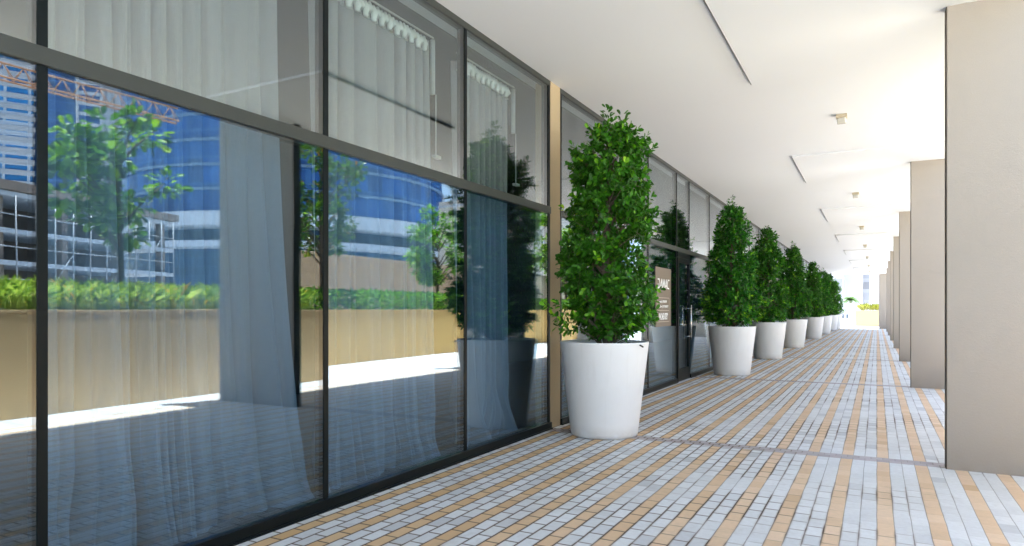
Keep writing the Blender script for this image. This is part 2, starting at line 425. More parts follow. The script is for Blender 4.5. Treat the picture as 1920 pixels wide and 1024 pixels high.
# ------------------------------------------------------------------ pillars
places = ['first and nearest pillar, cut by the right edge of the photo', 'second pillar in the row, just left of the nearest one',
          'third pillar of the row', 'fourth pillar of the row', 'fifth pillar of the row', 'sixth pillar of the row', 'seventh pillar of the row']
for i, py in enumerate(PY):
    m = MB()
    x0 = 0.58 if i < 7 else 0.15
    m.box(-(2.26-x0)/2, (2.26-x0)/2, 0, 0.15, -0.01, H+0.2)
    m.box(-(2.26-x0)/2+0.0+max(0, EDGE+0.02-x0), (2.26-x0)/2, 0.0, 0.15, H+0.2, 12)
    o = m.build('pillar', M['pillar'], None, 0.006, loc=((x0+2.26)/2, py, 0))
    m = MB(); m.box(-(2.26-x0)/2-0.006, -(2.26-x0)/2-0.0005, 0.003, 0.147, 0.0, (HP if i < 7 else HP)-0.002); m.build('edge_strip', M['edge'], o)
    props(o, ('tall beige plaster pillar, ' + places[i]) if i < 7 else 'wide plaster pillar closing the far end of the arcade beside the cream planter',
          'pillar', 'beige pillars along the open side')

# ------------------------------------------------------------------ ceiling sensors
sens = None
for i in range(7):
    if sens is None:
        sens = empty('ceiling_lamp'); 
        m = MB(); m.box(-0.075, 0.075, -0.06, 0.06, -0.05, 0.0); m.build('base', M['sensor'], sens, 0.004)
        m = MB(); m.prism([(-0.05, -0.045), (0.05, -0.045), (0.06, 0.05), (-0.06, 0.05)], -0.13, -0.051); m.build('lens', M['lens'], sens, 0.008)
        o = sens
    else: o = copy_tree(sens)
    o.location = (-0.46, 11.15+P*i, H)
    props(o, ['small beige box lamp on the ceiling, nearest of the row', 'small beige ceiling lamp, second from the camera', 'small ceiling lamp, third from the camera',
              'small ceiling lamp, fourth from the camera', 'small ceiling lamp, fifth from the camera', 'tiny ceiling lamp, sixth from the camera', 'tiny ceiling lamp, farthest of the row'][i],
          'ceiling lamp', 'ceiling lamps down the arcade')

# ------------------------------------------------------------------ glazed facade
TZ0, TZ1 = 2.71, 2.80
def facade(y0, y1, mulls, label, name='glazed_wall', door=None, group='glazed walls between the pilasters'):
    f = empty(name, (W, y0, 0), label, 'glass wall', group)
    L = lambda *b: (b[0], b[1], b[2]-y0, b[3]-y0, b[4], b[5])
    top = 4.325
    # sill, head, transom, jambs
    m = MB()
    segs = [(y0, y1)] if not door else [(y0, door[0]-0.03), (door[1]+0.03, y1)]
    for a, b in segs: m.box(*L(-0.09, 0.035, a, b, 0.0, 0.085))
    for a, b in segs: m.box(*L(-0.07, 0.05, a, b, 0.0, 0.018))
    m.build('sill', M['frame'], f, 0.003)
    m = MB(); m.box(*L(-0.09, 0.014, y0, y1, top, H-0.002)); m.build('head', M['transom'], f, 0.003)
    m = MB(); m.box(*L(-0.07, 0.022, y0, y1, TZ0, TZ1)); m.build('transom', M['transom'], f, 0.003)
    for y in [y0+0.0275, y1-0.0275]:
        m = MB(); m.box(*L(-0.088, 0.010, y-0.0275, y+0.0275, 0.086, top-0.001)); m.build('jamb', M['frame'], f, 0.002)
    for y in mulls:
        m = MB(); m.box(*L(-0.085, 0.006, y-0.025, y+0.025, 0.086, TZ0-0.001)); m.box(*L(-0.085, 0.006, y-0.025, y+0.025, TZ1+0.001, top-0.001))
        m.build('mullion', M['frame'], f, 0.002)
    ys = [y0+0.055] + [v for y in mulls for v in (y-0.025, y+0.025)] + [y1-0.055]
    for a, b in zip(ys[::2], ys[1::2]):
        isd = door and abs(a-door[0]) < 0.1
        for z0, z1 in ((0.086, TZ0), (TZ1, top)):
            if isd and z0 < 1: continue
            m = MB(); m.box(*L(-0.02, 0.0, a, b, z0, z1)); m.build('glass_pane', M['glass'] if z0 < 1 else M['glass_up'], f)
    if door:
        a, b = door[0]+0.032, door[1]-0.032
        m = MB()
        m.box(*L(-0.05, 0.026, a, a+0.085, 0.01, TZ0-0.12)); m.box(*L(-0.05, 0.026, b-0.085, b, 0.01, TZ0-0.12))
        m.box(*L(-0.05, 0.024, a+0.085, b-0.085, 0.01, 0.26)); m.box(*L(-0.05, 0.024, a+0.085, b-0.085, TZ0-0.22, TZ0-0.12))
        d = m.build('door', M['frame'], f, 0.003)
        m = MB(); m.box(*L(-0.06, 0.03, a-0.03, b+0.03, TZ0-0.115, TZ0-0.002)); m.build('door_header', M['frame'], f, 0.003)
        m = MB(); m.box(*L(-0.02, 0.0, a+0.085, b-0.085, 0.26, TZ0-0.22)); m.build('door_glass', M['glass'], d)
        hy = b-0.14-y0
        m = MB(); m.tube([(0.0, hy, 0.92), (0.075, hy, 0.92), (0.085, hy, 0.93), (0.085, hy, 1.52), (0.075, hy, 1.53), (0.0, hy, 1.53)], 0.014, 10)
        m.tube([(0.085, hy, 0.86), (0.085, hy, 1.6)], 0.016, 10)
        m.build('handle', M['steel'], d)
    return f
f1 = facade(-4.0, 7.76, [-2.07, -0.11, 1.85, 3.81, 5.77], 'near glass wall with curtains hanging behind its panes, left of the first pilaster')
f2 = facade(8.06, 27.4, [10.04, 11.95, 13.92, 14.99, 17.03, 19.0, 21.0, 23.0, 25.0], 'second glass wall with the brown sign and a glass door, behind the first potted trees', door=(13.92, 14.99))
facade(27.76, 39.0, [28.9, 30.6, 32.6, 34.6, 36.6], 'third glass wall, mostly hidden behind the potted trees')
facade(39.4, YEND-0.3, [41.4+2*i for i in range(9)], 'farthest glass wall, at the end of the row of potted trees')
for i, (a, b) in enumerate(((7.76, 8.06), (27.4, 27.76), (39.0, 39.4))):
    m = MB(); m.box(-0.2, 0.012, 0.001, b-a-0.001, 0, H-0.001)
    o = m.build('pilaster', M['pilaster'], None, 0.004, loc=(W, a, 0))
    props(o, ['narrow tan pilaster between the two glass walls, left of the nearest potted tree', 'narrow tan pilaster hidden behind the third and fourth potted trees', 'narrow tan pilaster far down the glass wall'][i], 'pilaster')

# ------------------------------------------------------------------ sign on the glass
def text_mesh(body, size, bold=0.0, xs=1.0):
    cu = bpy.data.curves.new('t', 'FONT'); cu.body = body; cu.size = size; cu.extrude = 0.001; cu.offset = bold
    cu.align_x = 'CENTER'
    o = bpy.data.objects.new('t', cu); C.objects.link(o)
    dg = bpy.context.evaluated_depsgraph_get(); me = bpy.data.meshes.new_from_object(o.evaluated_get(dg))
    bpy.data.objects.remove(o); me.transform(Matrix.Diagonal((xs, 1, 1, 1))); return me
sg = empty('brown_sign', (W+0.004, 12.38, 1.18), 'brown sign panel with white lettering fixed on the glass left of the door', 'sign')
m = MB(); m.box(0, 0.006, 0, 1.07, 0, 1.13); m.build('panel', M['sign'], sg)
rot = Matrix(((0, 0, 1, 0), (1, 0, 0, 0), (0, 1, 0, 0), (0, 0, 0, 1)))      # text x -> world y, text y -> z, faces +x
def put(me, y, z, name='lettering'):
    me.transform(rot); me.materials.clear(); me.materials.append(M['letters'])
    return link(name, me, sg, (0.0085, y, z))
# the word mark in slanted block letters: D open on its left, A M A C
def poly_letters():
    m = MB(); s = 0.155; w = 0.035
    def stroke(pts, w=0.024):
        for (x0, y0), (x1, y1) in zip(pts, pts[1:]):
            dx, dy = x1-x0, y1-y0; l = math.hypot(dx, dy); nx, ny = -dy/l*w/2, dx/l*w/2; ex, ey = dx/l*w*0.35, dy/l*w*0.35
            q = [(x0-ex+nx, y0-ey+ny), (x0-ex-nx, y0-ey-ny), (x1+ex-nx, y1+ey-ny), (x1+ex+nx, y1+ey+ny)]
            m.add([(0.0, a, b) for a, b in q]+[(0.003+random.random()*0.0004, a, b) for a, b in q], [(0, 1, 2, 3), (4, 7, 6, 5), (0, 4, 5, 1), (1, 5, 6, 2), (2, 6, 7, 3), (3, 7, 4, 0)])
    y = 0.0
    stroke([(y, s), (y+0.09, s), (y+0.13, s*0.6), (y+0.12, 0.02), (y+0.02, 0.0), (y+0.015, s*0.45)]); y += 0.165
    stroke([(y, 0), (y+0.08, s), (y+0.115, 0)]); stroke([(y+0.045, 0.045), (y+0.1, 0.045)]); y += 0.145
    stroke([(y, 0), (y+0.03, s), (y+0.075, 0.04), (y+0.135, s), (y+0.14, 0)]); y += 0.17
    stroke([(y, 0), (y+0.08, s), (y+0.115, 0)]); stroke([(y+0.045, 0.045), (y+0.1, 0.045)]); y += 0.155
    stroke([(y+0.13, s), (y+0.04, s), (y, s*0.6), (y+0.01, 0.01), (y+0.11, 0)])
    return m
random.seed(1)
o = poly_letters().build('word_mark', M['letters'], sg); o.location = (0.0065, 0.145, 0.735); o.scale = (1, 1.04, 1.08)
m = MB()
for (a, b, c_, d) in ((0.12, 0.94, 0.545, 0.557), (0.12, 0.94, 0.30, 0.312), (0.12, 0.94, 0.085, 0.097), (0.12, 0.132, 0.097, 0.545), (0.928, 0.94, 0.097, 0.545), (0.43, 0.436, 0.312, 0.545)):
    m.box(0.0062, 0.0085, a, b, c_, d)
m.build('border_lines', M['sign_line'], sg)
# small print: too small to read in the photo, kept as small marks in two rows
rr = random.Random(4)
def marks(y0, y1, z, h, arabic=False):
    y = y0
    while y < y1-0.02:
        w = rr.uniform(0.018, 0.034)
        if arabic:
            zz = z+rr.uniform(-0.012, 0.008); m.tube([(0.008, y, zz+0.012), (0.008, y+w*0.5, zz), (0.008, y+w, zz+rr.uniform(0.01, 0.05))], 0.006, 5)
            y += w*0.9
        else:
            m.box(0.0064, 0.009, y, y+0.008, z, z+h); m.box(0.0064, 0.0088, y+0.0085, y+w-0.006, z+rr.choice((0, h*0.45, h*0.8)), z+rr.choice((0.012, h*0.62, h)) if False else z+h*0.98)
            y += w+0.006
for args in ((0.46, 0.76, 0.455, 0.05), (0.46, 0.90, 0.36, 0.05), (0.24, 0.42, 0.465, 0.05, True), (0.16, 0.42, 0.37, 0.05, True)):
    m = MB(); marks(*args); m.build('text_line', M['letters'], sg)
put(text_mesh('04 245 8759', 0.17, 0.006, 0.72), 0.53, 0.135, 'phone_number')

# ------------------------------------------------------------------ curtains inside
def CU(p): return 2*abs(math.sin(p*0.5+0.35*math.sin(p)))**0.6-1.25
def curtain(y0, y1, label, seed, x=-4.02, ztop=4.2, sweep=0.0, tape=True, motor=True):
    r = random.Random(seed)
    root = empty('curtain', (x, y0, 0), label, 'curtain', 'long curtains behind the near glass wall')
    n = int((y1-y0)/0.011); nz = 56
    ph = 0; phs = []; amps = []
    ctrl = [(r.uniform(0, 99), r.uniform(2, 4)) for _ in range(3)]
    for i in range(n+1):
        yy = i*0.011
        w = 38 + 13*math.sin(yy*2.3+ctrl[0][0]) + 9*math.sin(yy*5.1+ctrl[1][0])
        ph += 0.011*w; phs.append(ph); amps.append(0.7+0.3*math.sin(yy*3.7+ctrl[2][0]))
    vs = []; fs = []
    q = [r.uniform(0, 6.28) for _ in range(6)]
    for j in range(nz+1):
        t = j/nz; z = ztop*(1-t)+0.02*t
        for i in range(n+1):
            yy = i*0.011; u = i/n
            a = 0.074+0.050*t
            slow = phs[i]*0.5+q[0]+0.35*math.sin(yy*2+q[1])
            dx = a*amps[i]*(1.1*CU(phs[i]+0.4*t*math.sin(yy*4+q[2]))*(1-0.6*t) + 2.3*t*CU(slow+0.5*t)*(0.55+0.45*math.sin(yy*6.5+q[3]))) + 0.010*math.sin(2.1*phs[i]+1)*t
            low = max(0, t-0.80)/0.20
            dx += low**2*(0.09*abs(math.sin(yy*4.2+q[3]))+0.05*math.sin(yy*9+q[4]+z*6)) + 0.02*low*math.sin(z*9+yy*6)
            dy = 0.02*math.cos(slow)*t + low*0.03*math.sin(yy*11+q[5]+z*5) + sweep*(t**2.6)*u**2
            vs.append((dx, yy+dy, max(z+low**3*0.03*math.sin(yy*8+q[2]), 0.016)))
    for j in range(nz):
        for i in range(n):
            a = j*(n+1)+i; fs.append((a, a+1, a+n+2, a+n+1))
    me = bpy.data.meshes.new('fabric'); me.from_pydata(vs, [], fs); me.polygons.foreach_set('use_smooth', [True]*len(fs)); me.materials.append(M['curtain'])
    link('fabric', me, root)
    if tape:
        m = MB(); k = int((y1-y0)/0.055)
        for i in range(k):
            yy = i*0.055; z0 = ztop-0.02+r.uniform(-0.012, 0.012)
            m.tube([(0.05+0.02*(i % 2), yy, z0-0.10), (0.065, yy+0.012, z0-0.03), (0.04, yy+0.03, z0+0.05)], [0.022, 0.03, 0.014], 6)
        m.build('heading_tape', M['curtain_tape'], root)
        m = MB(); m.box(0.03, 0.05, 0, y1-y0+0.1, ztop+0.062, ztop+0.074); m.build('rail', M['white_plastic'], root, 0.003)
        if motor:
            m = MB(); m.tube([(0.03, y1-y0+0.10, ztop+0.05), (0.03, y1-y0+0.10, ztop-0.50)], 0.027, 16); m.build('rail_motor', M['white_plastic'], root)
            m = MB(); m.tube([(0.05, y1-y0+0.13, ztop-0.50), (0.05, y1-y0+0.13, ztop-1.12)], 0.007, 8)
            m.box(0.02, 0.07, y1-y0+0.10, y1-y0+0.20, ztop-1.15, ztop-1.12); m.build('cord', M['white_plastic'], root)
    return root
curtain(-1.6, 1.80, 'pale curtain at the left edge of the photo, behind the first pane', 3, motor=False)
curtain(1.98, 3.66, 'wide pale curtain behind the large left pane, its hem dragging on the floor', 11, sweep=0.30, motor=False)
curtain(4.02, 5.60, 'pale curtain with white heading tape, behind the third pane from the left', 23, sweep=0.05)
curtain(6.14, 7.34, 'narrow pale curtain behind the last pane before the pilaster', 37)

# ------------------------------------------------------------------ leaves
TEMPL = np.array([(0, 0, 0), (0.52, 0, -0.06), (1, 0, -0.02), (0.42, 0.24, 0.05), (0.80, 0.26, 0.05), (0.42, -0.24, 0.05), (0.80, -0.26, 0.05)])
TFACE = [(0, 1, 3), (1, 2, 4, 3), (0, 5, 1), (1, 5, 6, 2)]
NARROW = TEMPL*np.array([1, 0.62, 1])
def leaves_mesh(name, pos, dirs, nrm, size, mat, templ=TEMPL, mat2=None, sel2=None):
    pos = np.asarray(pos); d = np.asarray(dirs, float); n = np.asarray(nrm, float); size = np.asarray(size)
    d /= np.linalg.norm(d, axis=1)[:, None]+1e-9
    n = n - d*np.sum(n*d, axis=1)[:, None]; n /= np.linalg.norm(n, axis=1)[:, None]+1e-9
    b = np.cross(n, d)
    V = pos[:, None, :] + size[:, None, None]*(templ[None, :, 0:1]*d[:, None, :] + templ[None, :, 1:2]*b[:, None, :] + templ[None, :, 2:3]*n[:, None, :])
    k = len(pos); V = V.reshape(-1, 3); tn = len(templ)
    loops = []; tot = []
    base = np.arange(k)*tn
    fl = np.array([i for f in TFACE for i in f]); ft = np.array([len(f) for f in TFACE])
    L = (base[:, None]+fl[None, :]).reshape(-1); T = np.tile(ft, k)
    me = bpy.data.meshes.new(name); me.vertices.add(len(V)); me.vertices.foreach_set('co', V.reshape(-1))
    me.loops.add(len(L)); me.loops.foreach_set('vertex_index', L.astype(np.int32))
    st = np.concatenate(([0], np.cumsum(T)[:-1])); me.polygons.add(len(T))
    me.polygons.foreach_set('loop_start', st.astype(np.int32)); me.polygons.foreach_set('loop_total', T.astype(np.int32))
    me.materials.append(mat)
    if mat2 is not None:
        me.materials.append(mat2); me.polygons.foreach_set('material_index', np.repeat(np.asarray(sel2).astype(np.int32), 4))
    me.update(); me.validate(); return me

def crown_ficus(seed, prof, nshoot, leaf, lean, tips, per=9, wide=TEMPL):
    """prof: list of (z, radius); lean: (dx,dy) at top; tips: extra leaders (dx,dy,z,h)"""
    g = np.random.default_rng(seed)
    zs = np.array([p[0] for p in prof]); rs = np.array([p[1] for p in prof])
    lob = g.uniform(0, 6.28, (8,))
    def rad(z, phi):
        base = np.interp(z, zs, rs)
        return base*(1+0.13*np.sin(3*phi+2.2*z+lob[0])+0.10*np.sin(5*phi-3.6*z+lob[1])+0.09*np.sin(2*phi+6.5*z+lob[2])+0.06*np.sin(9*phi+9*z+lob[3]))
    z0, z1 = zs[0], zs[-1]
    pos = []; dr = []; nm = []; sz = []; young = []; twigs = []
    k = 0
    while k < nshoot:
        z = g.uniform(z0, z1); phi = g.uniform(0, 6.28)
        if g.uniform() > (np.interp(z, zs, rs)/rs.max()+0.15): continue
        # hollow pockets between the limbs
        if math.sin(4*phi+3.1*z+lob[4])*math.sin(7.3*z+2*phi+lob[5]) > 0.86: continue
        rho = g.uniform(0.12, 1.0)**0.5
        if g.uniform() < 0.03: rho += g.uniform(0.04, 0.2)
        r = rad(z, phi)*rho; t = (z-z0)/(z1-z0)
        c = np.array([lean[0]*t*t, lean[1]*t*t, z])+np.array([math.cos(phi)*r, math.sin(phi)*r, 0])
        out = np.array([math.cos(phi), math.sin(phi), 0])
        ax = out*g.uniform(0.5, 1.1)+np.array([0, 0, g.uniform(-0.35, 0.9)])+g.normal(0, 0.25, 3); ax /= np.linalg.norm(ax)
        nv = mnoise.noise(Vector(c*2.6)+Vector((seed, 0, 0)))+0.5*mnoise.noise(Vector(c*6.5)+Vector((0, seed, 0)))
        if rho > 0.62 and nv < -0.10: continue
        c = c+out*0.10*nv
        k += 1
        ln = g.uniform(0.09, 0.17); twigs.append((c-ax*0.16, c+ax*ln*0.8))
        yg = (g.uniform() < (0.55 if t < 0.22 else 0.10)) and rho > 0.8
        a0 = g.uniform(0, 6.28); e1 = np.cross(ax, [0, 0, 1.0]); e1 /= np.linalg.norm(e1)+1e-6; e2 = np.cross(ax, e1)
        nl = per+g.integers(-2, 3)
        for q in range(nl):
            a = a0+q*2.399; s = q/nl
            p = c+ax*ln*s
            side = e1*math.cos(a)+e2*math.sin(a)
            d = side*(1.0-0.45*s)+ax*(0.45+0.5*s)+np.array([0, 0, -0.15])+g.normal(0, 0.15, 3)
            n = ax*0.9+out*0.25+np.array([0, 0, 0.55])+g.normal(0, 0.28, 3)
            pos.append(p); dr.append(d); nm.append(n); sz.append(leaf*g.uniform(0.65, 1.2)); young.append(1 if yg and s > 0.3 else 0)
    for (tx, ty, tz, th) in tips:
        for q in range(int(th*130)):
            s = g.uniform(0, 1); rr_ = 0.13*(1-s)+0.035
            a = g.uniform(0, 6.28)
            p = np.array([tx+math.cos(a)*rr_*g.uniform(0.2, 1), ty+math.sin(a)*rr_*g.uniform(0.2, 1), tz+s*th])
            pos.append(p); dr.append([math.cos(a), math.sin(a), g.uniform(0, 1.2)]); nm.append([g.normal(0, 0.4), g.normal(0, 0.4), 1]); sz.append(leaf*g.uniform(0.6, 1.05)); young.append(0)
    return leaves_mesh('crown', pos, dr, nm, sz, M['leaf'], wide, M['leaf_young'], young), twigs

def trunk_mesh(seed, ztop, lean, twigs, every=5):
    r = random.Random(seed); m = MB()
    pts = [(lean[0]*(t*t)+0.03*math.sin(t*5+seed), lean[1]*t*t+0.03*math.cos(t*4), 0.86+t*(ztop-0.86)) for t in [i/8 for i in range(9)]]
    m.tube(pts, [0.045-0.004*i for i in range(9)], 8)
    for sx in (1, -1):
        m.tube([(sx*0.02, 0, 0.9), (sx*0.12, 0.05*sx, 1.5), (sx*0.16, -0.04, 2.3)], [0.03, 0.022, 0.012], 6)
    for i, (a, b) in enumerate(twigs):
        if i % every: continue
        t = max(0, min(1, (a[2]-0.95)/(ztop-0.86))); c = (lean[0]*t*t, lean[1]*t*t, max(0.95, a[2]-0.25))
        m.tube([c, tuple((np.array(c)+a)/2+np.array([0, 0, 0.03])), tuple(a), tuple(b)], [0.010, 0.007, 0.004, 0.002], 4)
    return m.mesh('trunk', M['bark'])

lean1 = (0.12*0.88, 0.12*0.47)
def protos():
    out = []
    me, tw = crown_ficus(5, [(1.16, 0.18), (1.28, 0.46), (1.5, 0.54), (2.0, 0.51), (2.5, 0.49), (3.0, 0.48), (3.3, 0.42), (3.5, 0.30), (3.68, 0.12)], 1500, 0.081, lean1,
                        [(lean1[0]*0.62-0.03, lean1[1]*0.62-0.03, 3.6, 0.34), (lean1[0]*1.35+0.08, lean1[1]*1.35+0.03, 3.5, 0.38)], 9)
    out.append((me, trunk_mesh(1, 3.7, lean1, tw)))
    me, tw = crown_ficus(8, [(1.14, 0.22), (1.28, 0.56), (1.5, 0.64), (1.9, 0.55), (2.4, 0.46), (2.9, 0.38), (3.3, 0.32), (3.6, 0.22), (3.85, 0.10)], 1250, 0.092, (0.05, 0),
                        [(-0.02, 0, 3.7, 0.42), (0.2, 0.08, 3.5, 0.35)], 8, TEMPL*np.array([1, 0.85, 1]))
    out.append((me, trunk_mesh(2, 3.8, (0.05, 0), tw)))
    me, tw = crown_ficus(13, [(1.14, 0.22), (1.28, 0.53), (1.6, 0.58), (2.1, 0.50), (2.6, 0.45), (3.1, 0.37), (3.5, 0.28), (3.8, 0.17), (3.95, 0.08)], 1200, 0.096, (0.02, 0.04),
                        [(0.0, 0.05, 3.8, 0.3), (-0.15, 0.0, 3.6, 0.3)], 8, TEMPL*np.array([1, 0.85, 1]))
    out.append((me, trunk_mesh(3, 3.85, (0.02, 0.04), tw)))
    return out
PR = protos()
pot0 = None
ordn = ['nearest', 'second nearest', 'third nearest', 'fourth nearest', 'fifth nearest', 'sixth nearest', 'seventh nearest', 'farthest']
POTS = [(-2.90, 7.73, 0, 0, 1.0), (-2.96, 16.25, 1, 0.0, 1.0), (-2.95, 22.1, 2, 1.7, 0.99), (-2.93, 29.0, 1, 3.6, 1.02), (-2.93, 38.5, 2, 4.4, 0.98), (-2.93, 46.0, 1, 5.3, 0.99), (-2.93, 53.5, 2, 2.9, 1.0), (-2.93, 59.6, 1, 1.1, 0.97)]
for i, (x, y, v, rz, sc) in enumerate(POTS):
    if pot0 is None:
        pot0 = empty('plant_pot')
        prof = [(0.0, 0.0), (0.385, 0.0), (0.398, 0.012), (0.405, 0.05), (0.530, 1.095), (0.532, 1.112), (0.526, 1.120), (0.508, 1.120), (0.500, 1.110), (0.490, 0.98)]
        m = MB(); m.lathe(prof, 72); m.build('bowl', M['pot'], pot0)
        m = MB(); m.lathe([(0.0, 1.03), (0.15, 1.05), (0.3, 1.035), (0.40, 1.04), (0.493, 1.02)], 40); m.build('soil', M['soil'], pot0)
        o = pot0
    else: o = copy_tree(pot0)
    o.location = (x, y, 0.001); o.rotation_euler = (0, 0, rz)
    props(o, f'tall white tapered plant pot, {ordn[i]} to the camera in the row', 'plant pot', 'white plant pots along the glass')
    t = empty('potted_tree', (x, y, 0.001), [
        'large dense column of glossy oval leaves in the nearest white pot', 'dark green tree in the second nearest pot, right of the glass door',
        'bushy tree in the third nearest white pot', 'tree in the fourth nearest white pot', 'small looking tree in the fifth white pot',
        'distant tree in the sixth white pot', 'distant tree in the seventh white pot', 'farthest potted tree, at the bright end of the arcade'][i],
        'tree', 'leafy trees in white pots', rz)
    t.scale = (sc*(0.90 if i == 0 else 0.93), sc*(0.92 if i == 0 else 0.93), sc if i else 1.0)
    link('crown', PR[v][0], t); link('trunk', PR[v][1], t)
# a black irrigation fitting on the first pot's soil
m = MB(); m.tube([(0, 0, 0), (0, 0, 0.05)], 0.022, 10); m.tube([(0, 0, 0.03), (0.12, -0.02, 0.03), (0.2, -0.08, 0.0)], 0.009, 6)
props(m.build('irrigation_fitting', M['dark'], loc=(-2.55, 7.60, 1.075)), 'small black irrigation fitting on the soil of the nearest pot', 'irrigation pipe')

# ------------------------------------------------------------------ planters out on the plaza (seen in the glass)
def planter(name, pts, h, mat, label, rim=0.0):
    m = MB(); cx = sum(p[0] for p in pts)/len(pts); cy_ = sum(p[1] for p in pts)/len(pts)
    loc = (cx, cy_, 0); q = [(x-cx, y-cy_) for x, y in pts]
    r = empty(name, loc, label, 'planter')
    m.prism(q, -0.02, h-0.05); m.build('wall', mat, r, 0.01)
    m = MB(); m.prism([(x*1.004, y*1.002) for x, y in q], h-0.049, h); m.build('coping', mat, r, 0.006)
    return r
def arc(cx, cy_, r, a0, a1, n=8): return [(cx+r*math.cos(R(a0+(a1-a0)*i/n)), cy_+r*math.sin(R(a0+(a1-a0)*i/n))) for i in range(n+1)]
planter('raised_planter', [(3.25, -4.5), (6.6, -4.5)] + arc(5.0, 10.4, 1.3, 0, 90) + arc(4.35, 10.6, 1.1, 90, 180), 1.5, M['planter_near'], 'beige raised planter with strappy grass, reflected in the left panes')
planter('raised_planter', [(5.75, 12.9), (11.5, 12.9), (11.5, 36.0), (6.6, 36.0)], 1.5, M['planter_far'], 'long ochre planter with a clipped hedge, reflected right of the near planter')

def blades(name, regions, n, seed, length, mat, z, label, cat, group=None):
    g = np.random.default_rng(seed); pos = []; dr = []; nm = []; sz = []
    for i in range(n):
        (x0, x1, y0, y1) = regions[i % len(regions)]
        cx, cy_ = g.uniform(x0, x1), g.uniform(y0, y1)
        for q in range(7):
            a = g.uniform(0, 6.28); tilt = g.uniform(0.1, 0.85)
            pos.append((cx+g.normal(0, 0.04), cy_+g.normal(0, 0.04), z)); dr.append((math.cos(a)*tilt, math.sin(a)*tilt, 1.0)); nm.append((-math.cos(a), -math.sin(a), 0.6)); sz.append(length*g.uniform(0.5, 1.15))
    T = np.array([(0, 0, 0), (0.55, 0, 0.03), (1, 0, -0.22), (0.4, 0.017, 0.03), (0.78, 0.013, -0.03), (0.4, -0.017, 0.03), (0.78, -0.013, -0.03)])
    me = leaves_mesh(name, pos, dr, nm, sz, mat, T)
    return link(name, me)
props(blades('grass', [(3.4, 5.2, -3, 10.8)], 3800, 2, 0.50, M['leaf_grass'], 1.49, '', ''), 'strappy green and yellow grass filling the beige planter', 'grass', kind='stuff')
def hedge(x0, x1, y0, y1, z0, z1, n, seed, label):
    g = np.random.default_rng(seed); P_ = []; D = []; Nn = []; S = []
    for i in range(n):
        p = np.array([g.uniform(x0, x1), g.uniform(y0, y1), g.uniform(z0, z1)])
        f = g.integers(0, 4)
        if f == 0: p[0] = x0+g.normal(0, 0.03)
        elif f == 1: p[2] = z1+g.normal(0, 0.03)
        elif f == 2: p[1] = y0+g.normal(0, 0.03) if g.uniform() < 0.5 else p[1]
        P_.append(p); D.append(g.normal(0, 1, 3)+[-0.4, 0, 0.7]); Nn.append(g.normal(0, 1, 3)+[-0.5, 0, 1]); S.append(g.uniform(0.06, 0.12))
    o = link('hedge', leaves_mesh('hedge', P_, D, Nn, S, M['leaf_hedge']))
    props(o, label, 'hedge')
hedge(6.1, 7.1, 13.1, 26.6, 1.48, 2.02, 12000, 3, 'clipped light green hedge on the ochre planter, reflected in the middle pane')
hedge(6.7, 7.6, 27.4, 35.5, 1.48, 1.95, 5000, 7, 'loose yellow green hedge at the far end of the ochre planter')

def tree(x, y, zb, h, crown_r, seed, label, nclump=26, leafs=70, leaf=0.13, mat='leaf_tree', zc=None, name='plaza_tree', flowers=0, templ=TEMPL):
    g = np.random.default_rng(seed); root = empty(name, (x, y, zb), label, 'tree', 'trees reflected in the glass')
    m = MB(); top = h*0.62 if zc is None else zc
    m.tube([(0, 0, -0.3), (0.05, 0.03, top*0.4), (0.0, -0.04, top*0.75), (0.08, 0, top)], [0.07, 0.06, 0.045, 0.03], 8)
    pos = []; dr = []; nm = []; sz = []; fl = []
    for c in range(nclump):
        a = g.uniform(0, 6.28); rr_ = crown_r*g.uniform(0.1, 1)**0.6; z = g.uniform(top*0.62, h)
        rr_ *= math.sin(math.pi*min(1, max(0.12, (z-top*0.5)/(h-top*0.5)*0.92)))**0.5
        cc = np.array([math.cos(a)*rr_, math.sin(a)*rr_, z])
        s = (0, 0, max(top*0.45, z-rr_*0.9-0.15)); mid = (cc[0]*0.5, cc[1]*0.5, (s[2]+z)/2+0.05)
        m.tube([s, mid, tuple(cc)], [0.028, 0.018, 0.008], 5)
        R_ = g.uniform(0.20, 0.36)*crown_r/1.1
        for q in range(leafs):
            v = g.normal(0, 1, 3); v /= np.linalg.norm(v); p = cc+v*R_*g.uniform(0.4, 1)*np.array([1, 1, 0.75])
            pos.append(p); dr.append(v+[0, 0, -0.2]+g.normal(0, 0.4, 3)); nm.append(v*0.4+[0, 0, 1]+g.normal(0, 0.4, 3)); sz.append(leaf*g.uniform(0.6, 1.2))
        if flowers and c % 2 == 0: fl.append(cc+np.array([0, 0, R_*0.9]))
    m.build('trunk', M['bark'], root)
    link('crown', leaves_mesh('crown', pos, dr, nm, sz, M[mat], templ), root)
    if fl:
        mf = MB()
        for p in fl:
            for q in range(9):
                v = g.normal(0, 0.09, 3); c_ = p+v
                mf.lathe([(0.001, c_[2]), (0.03, c_[2]+0.02), (0.045, c_[2]+0.025)], 5, False, c_[0], c_[1])
        props(mf.build('blossom', M['petal'], root), kind='stuff')
    return root
tree(4.55, 7.3, 1.45, 3.6, 0.98, 21, 'slender tree with broad leaves in the beige planter, reflected in the large left pane', 26, 46, 0.21, zc=2.1)
tree(6.9, 14.7, 1.45, 5.3, 1.15, 34, 'taller tree with reddish tips, reflected at the narrow mullion gap', 44, 60, 0.17, mat='leaf_rust', zc=2.9)
tree(7.0, 20.8, 1.45, 3.9, 1.15, 45, 'white flowering tree reflected just left of the dark tree reflection', 24, 120, 0.2, mat='leaf_hedge', zc=2.0, flowers=1, templ=NARROW)
tree(6.9, 28.0, 1.45, 4.6, 1.6, 56, 'tree reflected beside the pilaster in the last near pane', 34, 70, 0.18, zc=2.4)
